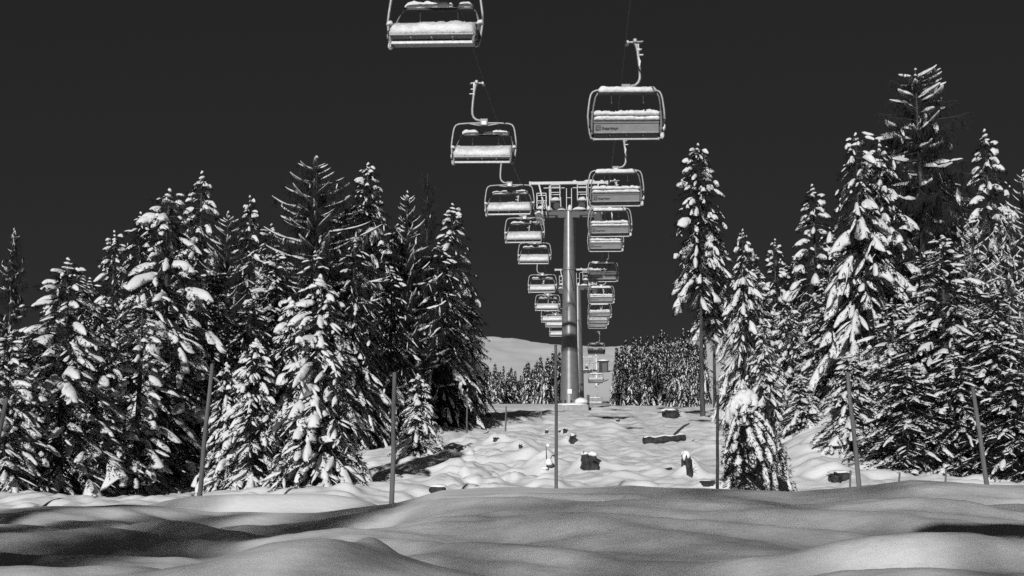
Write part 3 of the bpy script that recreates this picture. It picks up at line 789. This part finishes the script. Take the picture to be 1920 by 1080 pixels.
    for q in (-1, 1):
        sd = MB()
        sd.box((q * 1.125, .2, -2.86), (.07, .62, .28), Matrix.Rotation(math.radians(-12), 3, 'X'), .03)
        sd.box((q * 1.16, -.05, -2.66), (.09, .2, .26), None, .03)
        so2 = sd.build('side_arm', M['rubber'], r)
        if (up and q > 0) or (not up):
            s2 = MB(); s2.lump((q * 1.17, .05, -2.5), (.09, .14, .1), seed + 3); 
            if up or q > 0: s2.lump((q * 1.2, .0, -2.8), (.06, .12, .13), seed + 4, flat=.8); s2.lump((q * 1.15, .02, -3.05), (.07, .1, .13), seed + 5, flat=.8)
            s2.build('snow_clumps', M['chairsnow'], so2)
    return r

TEXT = text_mesh('Doppelmayr', .105, M['ink'], .003)
chairU = make_chair(True, 101); chairU2 = make_chair(True, 133)
chairD = [make_chair(False, 200), make_chair(False, 202), make_chair(False, 204)]
ORD = ['nearest', 'second nearest', 'third nearest', 'fourth nearest', 'fifth nearest', 'sixth nearest', 'seventh nearest', 'eighth nearest', 'ninth nearest', 'tenth nearest', 'eleventh nearest', 'farthest']
_sw = random.Random(4)
for k in range(12):
    o = chairD[k % 3] if k < 3 else copy_tree(chairD[(k * 2) % 3])
    o.location = rope_pt(-1, *ropeL[k]); o.rotation_euler = (_sw.uniform(-.035, .035), _sw.uniform(-.012, .012), math.pi + YAW + _sw.uniform(-.03, .03))
    tag(o, f'snow-filled chairlift chair facing the viewer, {ORD[k]} in the left row', 'chairlift chair', 'chairs coming down on the left rope')
for k in range(12):
    o = chairU if k == 0 else chairU2 if k == 1 else copy_tree(chairU2 if k % 2 else chairU)
    o.location = rope_pt(1, *ropeR[k]); o.rotation_euler = (_sw.uniform(-.035, .035), _sw.uniform(-.012, .012), YAW + _sw.uniform(-.03, .03))
    tag(o, f'snowy chairlift chair showing its lettered back, {ORD[k]} in the right row', 'chairlift chair', 'chairs going up on the right rope')
# number on the plate of the nearest right-hand chair
for ch in KIDS[chairU.name]:
    if ch.name.startswith('hanger_box'):
        t = link('plate_number', text_mesh('91', .11, M['ink'], .002), ch); t.location = (-.06, -.117, -1.585); t.rotation_euler = (math.radians(90), 0, 0)

def catmull(P, n=6):
    P = [np.array(p) for p in P]; out = []
    for i in range(len(P) - 1):
        p0 = P[max(i - 1, 0)]; p1 = P[i]; p2 = P[i + 1]; p3 = P[min(i + 2, len(P) - 1)]
        for k in range(n):
            t = k / n
            out.append(.5 * ((2 * p1) + (-p0 + p2) * t + (2 * p0 - 5 * p1 + 4 * p2 - p3) * t * t + (-p0 + 3 * p1 - 3 * p2 + p3) * t ** 3))
    out.append(P[-1]); return out
for side, rp, lab in ((-1, ropeL, 'dark steel haul rope carrying the left row of chairs'), (1, ropeR, 'dark steel haul rope carrying the right row of chairs')):
    P = [rope_pt(side, *q) for q in rp]
    d = P[0] - P[1]
    pre = [P[0] + d * 2.6 + np.array([0, 0, .5]), P[0] + d * 1.0 + np.array([0, 0, .1])]
    m = MB(); m.tube(catmull(pre + P), .03, 6); tag(m.build('haul_rope', M['rope']), lab, 'rope', 'haul ropes of the lift')

def make_tower():
    r = empty('lift_tower', (0, 0, 0))
    m = MB(); m.tube([(0, 0, -15.0), (0, 0, -9), (0, 0, -4.35)], [.72, .56, .455], 32); m.tube([(0, 0, -4.35), (0, 0, 0)], [.455, .34], 32, True)
    m.tube([(0, 0, -4.45), (0, 0, -4.35)], [.53, .53], 32); m.tube([(0, 0, -.05), (0, 0, .02)], [.42, .42], 24)
    po = m.build('pole', M['paintgrey'], r)
    l = MB()     # ladder up the shaft, on the far right side
    for q in (-.2, .2): l.bar((.62 + .0, q + .25, -14.3), (.42, q + .2, -.3), .04, .04)
    for i in range(46):
        z = -14.2 + i * .3; x = .62 - .2 * (i / 46); l.bar((x, .05, z), (x, .45, z), .025, .025)
    l.build('ladder', M['darksteel'], po)
    b = MB(); b.box((.0, -.72, -13.35), (.32, .12, .34), None, .02); b.build('control_box', M['white'], po)
    c = MB(); c.tube([(-.05, -.46, -4.3), (.2, -.44, -5.2), (.33, -.4, -6.0)], .03, 6); c.build('cable', M['rubber'], po)
    x = MB(); x.box((0, 0, -.22), (5.1, .5, .34), None, .02); x.box((0, 0, -.02), (5.2, .62, .05)); x.box((0, -.27, -.42), (1.6, .05, .3))
    for q in (-1, 1): x.box((q * 1.6, -.02, -.45), (1.2, .3, .14))
    xo = x.build('crossarm', M['darksteel'], r)
    hm = MB(); hm.box((0, 0, 2.08), (5.86, .22, .22), None, .015)
    for q in (-1, 1):
        hm.bar((q * 2.2, .02, 2.0), (q * 1.75, .02, .05), .30, .10); hm.bar((q * 1.43, .1, 1.97), (q * 1.4, .1, .1), .07, .07)
        hm.box((q * 2.85, 0, 2.06), (.16, .3, .3), None, .02)
        hm.bar((q * .3, .0, 1.72), (q * 1.85, .0, 1.72), .05, .05)
    hm.build('lifting_frame', M['galv'], r)
    rl = MB()
    for q in (-.16, .21): rl.bar((q, -.35, .05), (q, -.35, 1.62), .05, .05)
    rl.bar((-.16, -.35, .9), (.21, -.35, .9), .04, .04); rl.build('ladder_rail', M['galv'], r)
    for q, z0 in ((-.98, .72), (.98, .72), (-2.0, .1), (2.0, .1)):
        bk = MB(); w, h = .34, 1.12
        for y in (-.55, .25):
            for sx in (-1, 1): bk.bar((q + sx * w, y, z0), (q + sx * w, y, z0 + h), .05, .05)
            for zz in (0, .55, h): bk.bar((q - w, y, z0 + zz), (q + w, y, z0 + zz), .05, .05)
        for sx in (-1, 1):
            for zz in (0, .55, h): bk.bar((q + sx * w, -.55, z0 + zz), (q + sx * w, .25, z0 + zz), .04, .04)
        bk.box((q, -.15, z0 - .03), (.7, .8, .04)); bk.bar((q + w * 1.15, -.5, z0 + .2), (q + w * 1.2, -.5, z0 - .55), .05, .05)
        bo = bk.build('work_basket', M['galv'], r)
        s = MB(); s.lump((q, -.2, z0 + .02), (.31, .36, .24), int(q * 10) + 40); s.build('basket_snow', M['treesnow'], bo)
    for q in (-1, 1):
        sh = MB(); sh.box((q * 2.62, 0, -.34), (.10, 4.6, .18), None, .02)
        for j in (-1, 1):
            sh.box((q * 2.62, j * 1.2, -.28), (.16, 1.9, .12), None, .02)
        for k in range(8): 
            y = -1.95 + 3.9 * k / 7; sh.tube([(q * 2.57, y, -.22), (q * 2.67, y, -.22)], .2, 14)
        so = sh.build('sheave_train', M['darksteel'], r)
        cw = MB(); cw.box((q * 2.15, 0, -.62), (.55, 4.6, .06))
        for yy in (-2.2, -.8, .8, 2.2):
            cw.bar((q * 1.9, yy, -.6), (q * 1.9, yy, .45), .045, .045)
        for zz in (-.1, .45): cw.bar((q * 1.9, -2.25, zz), (q * 1.9, 2.25, zz), .045, .045)
        cw.build('catwalk', M['galv'], so)
        sw = MB()
        for k in range(5): sw.lump((q * (2.15 + .12 * math.sin(k * 3)), -2.0 + k, -.58), (.27, .5, .2 + .06 * math.sin(k * 5)), k + 3)
        for k in range(4): sw.lump((q * 1.45 + .05 * k, -.35 + .1 * k, .02), (.14, .2, .28 - .04 * k), k + 9)
        sw.build('snow_clumps', M['treesnow'], so)
    sp = MB(); sp.lump((.08, -.35, .02), (.17, .2, .36), 3, .1); sp.lump((.75, -.28, .02), (.5, .3, .2), 8, .2); sp.lump((-.55, -.1, .02), (.4, .3, .12), 13, .2)
    sp.lump((.45, 0, 2.19), (.16, .12, .1), 21); sp.lump((1.55, 0, 2.19), (.4, .14, .13), 22); sp.lump((2.45, 0, 2.19), (.12, .12, .09), 23)
    sp.build('snow_clumps', M['treesnow'], xo)
    for q in (-.85, .95):
        mo = MB(); mo.tube([(q, -.25, .32), (q + .02, .35, .36)], .27, 14); mo.box((q + .3 * (1 if q < 0 else -.6), -.1, .15), (.4, .4, .26), None, .05)
        mo.build('working_motor', M['rubber'], r)
    return r
tower = make_tower()
tl = ['tall round grey steel lift tower nearest to the viewer', 'second grey lift tower, mostly hidden behind the nearest tower', 'low distant lift tower, its frames just right of the nearest tower base']
for i, (w, px, ty, by) in enumerate(TWR):
    o = tower if i == 0 else copy_tree(tower)
    top = PD(px, ty, F * W0 / w); o.location = top; o.rotation_euler = (0, 0, YAW)
    base = gz(top[0], top[1])
    if i: o.scale = (1, 1, 1)
    tag(o, tl[i], 'lift tower', 'towers of the chairlift')
    if i == 0: T0 = np.array([top[0], top[1], base])
# plinth of the nearest tower
pm = MB(); pm.box((0, 0, 0), (2.5, 2.2, 1.0), None, .04)
pl = empty('tower_plinth', (T0[0] + .1, T0[1], T0[2] - .28), YAW)
pm.build('block', M['concrete'], pl)
ps = MB(); ps.lump((0, -.2, .48), (1.3, 1.05, .2), 3, .06, nv=20); ps.lump((.72, -.62, .7), (.5, .4, .32), 5, .08); ps.build('snow_clumps', M['snow'], pl)
bt = MB()
for k in range(12):
    t = k * 6.283 / 12; bt.tube([(.86 * math.cos(t), .86 * math.sin(t), .45), (.86 * math.cos(t), .86 * math.sin(t), .85)], .05, 6)
bt.build('anchor_bolts', M['darksteel'], pl)
tag(pl, 'snow-topped concrete footing under the nearest lift tower', 'footing')

# far hut, mast and marker post
p = on_ground(1131, 698)
h = empty('lift_hut', p + np.array([0, 0, -.2])); q = p[1] / F
m = MB(); m.box((0, 0, 10 * q), (18 * q, 16 * q, 22 * q), None, .05); m.build('wall', M['hutwall'], h)
m = MB(); m.box((2 * q, -8.3 * q, 10 * q), (9 * q, .4 * q, 16 * q)); m.build('door', M['hutdoor'], h)
m = MB(); m.box((0, 0, 21.5 * q), (22 * q, 20 * q, 1.2 * q)); ro = m.build('roof', M['hutwall'], h)
m = MB(); m.lump((0, 0, 22 * q), (11 * q, 10 * q, 4 * q), 3, .06); m.build('roof_snow', M['snow'], ro)
tag(h, 'small dark lift hut on the snow right of the tower base', 'hut')
p = on_ground(1118, 722); q = p[1] / F
m = MB(); m.tube([p + np.array([0, 0, -.5]), p + np.array([0, 0, 62 * q])], [2.3 * q, 2.0 * q], 10); tag(m.build('white_mast', M['white']), 'pale mast standing left of the small dark hut', 'mast')
p = on_ground(1103, 768); q = p[1] / F
m = MB(); m.box(p + np.array([0, 0, 12 * q]), (5 * q, 4 * q, 30 * q), None, .02); tag(m.build('marker_post', M['wood']), 'short thick post close beside the right of the tower footing', 'post')

# ------------------------------------------------------------------ poles, stakes, stumps
def pole(name, bx, by, tx, ty, Y, rpx, label, cat, m='wood', group=None):
    a = PY(bx, by, Y); b = PY(tx, ty, Y + .05)
    d = b - a; g = gz(a[0], Y)
    a2 = a + d * ((g - .3 - a[2]) / d[2]) if a[2] > g - .3 else a
    r = rpx * Y / F; mb = MB()
    n = 7; rn = random.Random(int(bx)); pts = []
    for i in range(n):
        t = i / (n - 1); c = a2 + (b - a2) * t
        pts.append(c + np.array([rn.uniform(-1, 1) * r * .25, 0, 0]) * (0 < i < n - 1))
    mb.tube(pts, [r * (1.12 - .28 * i / (n - 1)) for i in range(n)], 10)
    if name == 'fence_pole': mb.lump(pts[-1], (r * 1.0, r * 1.0, r * .6), 3)
    o = mb.build(name, M[m]); tag(o, label, cat, group); return o
GP = 'wooden poles behind the foreground snow'
pole('fence_pole', -4, 830, 12, 748, 23, 4.5, 'pole cut off by the left edge of the picture', 'pole', 'wood', GP)
pole('fence_pole', 373, 940, 398, 684, 22, 4.3, 'long wooden pole leaning right in front of the left spruces', 'pole', 'wood', GP)
pole('fence_pole', 735, 935, 740, 700, 22, 4.4, 'upright wooden pole at the left side of the open slope, before shaded spruces', 'pole', 'wood', GP)
pole('fence_pole', 1043, 918, 1042, 648, 21, 3.2, 'thin upright pole in the middle, overlapping the tower base', 'pole', 'wood', GP)
pole('fence_pole', 1345, 920, 1346, 742, 22, 3.2, 'thin black pole close left of the bent tree', 'pole', 'darkwood', GP)
pole('fence_pole', 1611, 910, 1589, 700, 21, 4.4, 'wooden pole leaning left, second from the right', 'pole', 'wood', GP)
pole('fence_pole', 1851, 908, 1824, 727, 21, 4.4, 'wooden pole leaning left, nearest the right edge', 'pole', 'wood', GP)
GS = 'short stakes in the snow'
def stake(px, by, ty, label, Y=None, rpx=1.6, m='wood'):
    if Y is None: p = on_ground(px, by); Y = p[1]
    pole('marker_stake', px, by, px + 1, ty, Y, rpx, label, 'stake', m, GS)
stake(875, 812, 752, 'thin stake at the foot of the left wood')
stake(948, 809, 762, 'thin stake in the shaded snow left of the tower')
stake(1014, 784, 772, 'tiny stake just left of the tower footing')
stake(1594, 908, 882, 'short pale stake left of the second pole from the right', 21, 2)
stake(1686, 902, 886, 'stubby stake on the drift right of the second pole from the right', 20, 2)
stake(1773, 903, 879, 'short pale stake between the two right-hand poles', 20, 2)

def rough_block(mb, c, r, seed, amp=.18, nu=7, nv=11):
    mb.lump(c, r, seed, amp, nu, nv, flat=1.0)
def stump(px, py, wpx, hpx, label, name='tree_stump', cap=True, split=False, seed=1, lean=0):
    p = on_ground(px, py); q = p[1] / F; w, h = wpx * q, hpx * q
    e = empty(name, p)
    m = MB(); rn = random.Random(seed)
    def trunk(cx, ww, hh, sd):
        rr = random.Random(sd); rings = []
        ph = rr.uniform(0, 6); N = 15; rag = [rr.uniform(-.3, .16) for _ in range(N)]; ra = [rr.uniform(.62, 1.28) for _ in range(N)]
        for i in range(8):
            t = i / 7; ring = []
            for k in range(N):
                a = k * 6.283 / N; f = ra[k] * (1 + .16 * math.sin(2 * a + ph) + .12 * math.sin(3 * a + ph * 2 + t * 2)) * (1.0 + .14 * math.sin(t * 4.5 + ph))
                if i == 7: f *= .45
                ring.append(Vector((cx + lean * t * h + ww / 2 * f * math.cos(a) + rr.uniform(-.09, .09) * ww, ww / 2 * f * math.sin(a), -.3 * h + min(t, .93) * hh * 1.38 + (rag[k] * hh if i >= 5 else 0))))
            rings.append(ring)
        m.loft(rings, smooth=False)
    if split: trunk(-w * .24, w * .52, h, seed); trunk(w * .24, w * .5, h * .95, seed + 1)
    else: trunk(0, w, h, seed)
    for q in range(4):
        a = rn.uniform(0, 6.28); c0 = Vector((.35 * w * math.cos(a), .3 * w * math.sin(a) - .1 * w, h * rn.uniform(.25, .8)))
        c1 = c0 + Vector((w * rn.uniform(.25, .7) * math.cos(a), -w * .2, h * rn.uniform(-.1, .3))); m.tube([c0, (c0 + c1) / 2 + Vector((0, 0, .03 * h)), c1], [.05 * w, .04 * w, .02 * w], 5)
    m.build('wood', M['darkwood'], e)
    if cap:
        s = MB()
        if split:
            s.lump((-w * .26, w * .12, h * .92), (w * .27, w * .3, h * .16), seed, .3, 9, 14, .6); s.lump((w * .22, w * .14, h * .88), (w * .3, w * .32, h * .22), seed + 4, .3, 9, 14, .6)
        else:
            s.lump((lean * h + w * .06, w * .15, h * .88), (w * .55, w * .6, h * .26), seed, .3, 9, 14, .6); s.lump((lean * h - w * .15, w * .2, h * .84), (w * .42, w * .5, h * .3), seed + 3, .3, 9, 14, .5)
        s.build('snow_clumps', M['snow'], e)
    tag(e, label, 'stump'); return e
stump(1105, 881, 30, 30, 'dark split stump with two snow caps in the middle of the slope', split=True, seed=3)
stump(1070, 831, 10, 16, 'small dark stump right of the middle pole', seed=5, lean=.25)
stump(1059, 812, 7, 9, 'tiny stump above the small dark stump by the middle pole', seed=6)
stump(1049, 812, 4, 5, 'smallest stump just right of the middle pole', seed=7)
stump(1025, 812, 5, 6, 'tiny snow-hooded stump left of the middle pole', seed=8)
stump(930, 828, 9, 8, 'low stump under a snow hump in the left of the slope', seed=9)
stump(975, 841, 5, 8, 'little stump peeking from a snow hump near the trampled track', seed=10)
stump(1158, 790, 6, 4, 'half buried stump below the tower, right of its footing', seed=11)
stump(1257, 783, 28, 15, 'wide dark stump with a thick snow hood below the trunk of the tall spruce', seed=12)
stump(1276, 754, 9, 20, 'left one of two dark snow-capped stumps beside the bare trunk', seed=13)
stump(1291, 754, 12, 20, 'right one of two dark snow-capped stumps beside the bare trunk', seed=14)
stump(1295, 892, 11, 40, 'jagged broken stump, taller piece, left of the black pole', seed=15, lean=-.2)
stump(1284, 873, 12, 20, 'jagged broken stump, smaller piece, left of the black pole', seed=16)
stump(1255, 882, 10, 5, 'flat scrap of dark root beside the jagged broken stump', seed=17, cap=False)
stump(1575, 903, 34, 16, 'low dark stump under snow left of the second pole from the right', seed=18)
stump(1325, 914, 24, 8, 'half buried root at the foot of the black pole', seed=19)

def crest_stump():
    x, y = PY(820, 922, 15.8)[0], 15.8; z = gz(x, y); q = y / F
    e = empty('tree_stump', (x, y, z)); m = MB()
    rough_block(m, (0, 0, 3 * q), (17 * q, 14 * q, 9 * q), 5, .12); m.build('wood', M['darkwood'], e)
    s = MB(); s.lump((2 * q, .0, 9 * q), (17 * q, 13 * q, 5 * q), 7, .1); s.build('snow_clumps', M['snow'], e)
    tag(e, 'dark snow-capped stump poking over the rim of the foreground drift', 'stump')
crest_stump()

def fallen_log():
    a = on_ground(1206, 833); b = on_ground(1286, 826); q = a[1] / F
    b = np.array([(1286 - 960) / F * a[1] * 1.0, a[1] + .5, 0]); a[0] = (1206 - 960) / F * a[1]
    z = gz((a[0] + b[0]) / 2, a[1])
    e = empty('fallen_log', (a[0], a[1], z)); L = b[0] - a[0]
    m = MB(); n = 9
    pts = [(L * i / 8, .5 * i / 8, (3 + 7 * (i / 8)) * q + .02 * math.sin(i * 2)) for i in range(n)]
    m.tube(pts, [8.0 * q * (1 - .25 * i / 8) * (1 + .12 * math.sin(i * 2.3)) for i in range(n)], 10)
    br = [(L * .72, .35, 14 * q), (L * .85, .4, 24 * q), (L * .98, .5, 32 * q), (L * 1.12, .6, 37 * q)]
    m.tube(br, [3 * q, 2.4 * q, 2 * q, 1.2 * q], 7); m.build('wood', M['darkwood'], e)
    s = MB(); s.loft([[Vector((p[0], p[1] + 1.5 * q + 5.5 * q * math.cos(t), p[2] + 7.0 * q + 2.2 * q * math.sin(t) * (1 + .2 * math.sin(i * 3)))) for t in [k * 6.283 / 8 for k in range(8)]] for i, p in enumerate(pts)])
    
    s.build('snow_clumps', M['snow'], e)
    tag(e, 'fallen log with snow on top and one raised branch on the right of the slope', 'log')
fallen_log(); 

def sapling():
    p = on_ground(1026, 882); q = p[1] / F
    e = empty('sapling', p); m = MB()
    m.tube([(0, 0, -.1), (-1 * q, 0, 20 * q), (-2 * q, 0, 44 * q)], [1.3 * q, 1.1 * q, .6 * q], 6); m.tube([(0, 0, 10 * q), (6 * q, 0, 13 * q), (14 * q, 0, 8 * q)], [1.4 * q, 1.2 * q, .8 * q], 6)
    m.build('stem', M['darkwood'], e)
    s = MB(); s.lump((3 * q, 0, 12 * q), (7 * q, 6 * q, 10 * q), 3); s.lump((1.5 * q, 0, 44 * q), (3.5 * q, 3 * q, 5 * q), 4); s.lump((-5 * q, 0, 2 * q), (6 * q, 6 * q, 5 * q), 6)
    s.build('snow_clumps', M['snow'], e); tag(e, 'leafless little sapling holding snow, just left of the middle pole', 'sapling')
sapling()

shadow_trunk()
# ------------------------------------------------------------------ light, sky, camera
AZ, EL = math.radians(14.5), math.radians(19.5)      # sunlight travels AZ to the right of the view, EL above the horizon
w = bpy.data.worlds.new('World'); SC.world = w; w.use_nodes = True
nt = w.node_tree; bg = nt.nodes['Background']
sky = nt.nodes.new('ShaderNodeTexSky'); sky.sky_type = 'NISHITA'; sky.sun_disc = False
sky.sun_elevation = EL; sky.sun_rotation = math.pi + AZ
sky.altitude = 1800; sky.air_density = .6; sky.dust_density = .2; sky.ozone_density = 2
sep = nt.nodes.new('ShaderNodeSeparateColor'); nt.links.new(sky.outputs[0], sep.inputs[0])
pw = nt.nodes.new('ShaderNodeMath'); pw.operation = 'POWER'; pw.inputs[1].default_value = .35; nt.links.new(sep.outputs[0], pw.inputs[0])
ml = nt.nodes.new('ShaderNodeMath'); ml.operation = 'MULTIPLY'; ml.inputs[1].default_value = .19; nt.links.new(pw.outputs[0], ml.inputs[0])
cc = nt.nodes.new('ShaderNodeCombineColor')
for k in range(3): nt.links.new(ml.outputs[0], cc.inputs[k])
nt.links.new(cc.outputs[0], bg.inputs['Color']); bg.inputs['Strength'].default_value = .1

sl = bpy.data.lights.new('sun', 'SUN'); sl.energy = 3.75; sl.angle = math.radians(.8); sl.color = (1, 1, 1)
so = bpy.data.objects.new('sun', sl); COL.objects.link(so)
d = Vector((math.sin(AZ) * math.cos(EL), math.cos(AZ) * math.cos(EL), -math.sin(EL)))
so.rotation_euler = d.to_track_quat('-Z', 'Y').to_euler(); so.location = (-10, -20, 30)

cam = bpy.data.cameras.new('camera'); cam.sensor_width = 36; cam.lens = 36 * F / 1920; cam.clip_end = 5000; cam.clip_start = .1
co = bpy.data.objects.new('camera', cam); COL.objects.link(co)
co.rotation_euler = (math.pi / 2 + TH, 0, 0); SC.camera = co

SC.view_settings.view_transform = 'Standard'; SC.view_settings.look = 'None'; SC.view_settings.exposure = 0; SC.view_settings.gamma = 1
SC.cycles.max_bounces = 6; SC.cycles.diffuse_bounces = 3; SC.cycles.use_denoising = False; SC.cycles.sample_clamp_indirect = 1.5; SC.cycles.sample_clamp_direct = 4
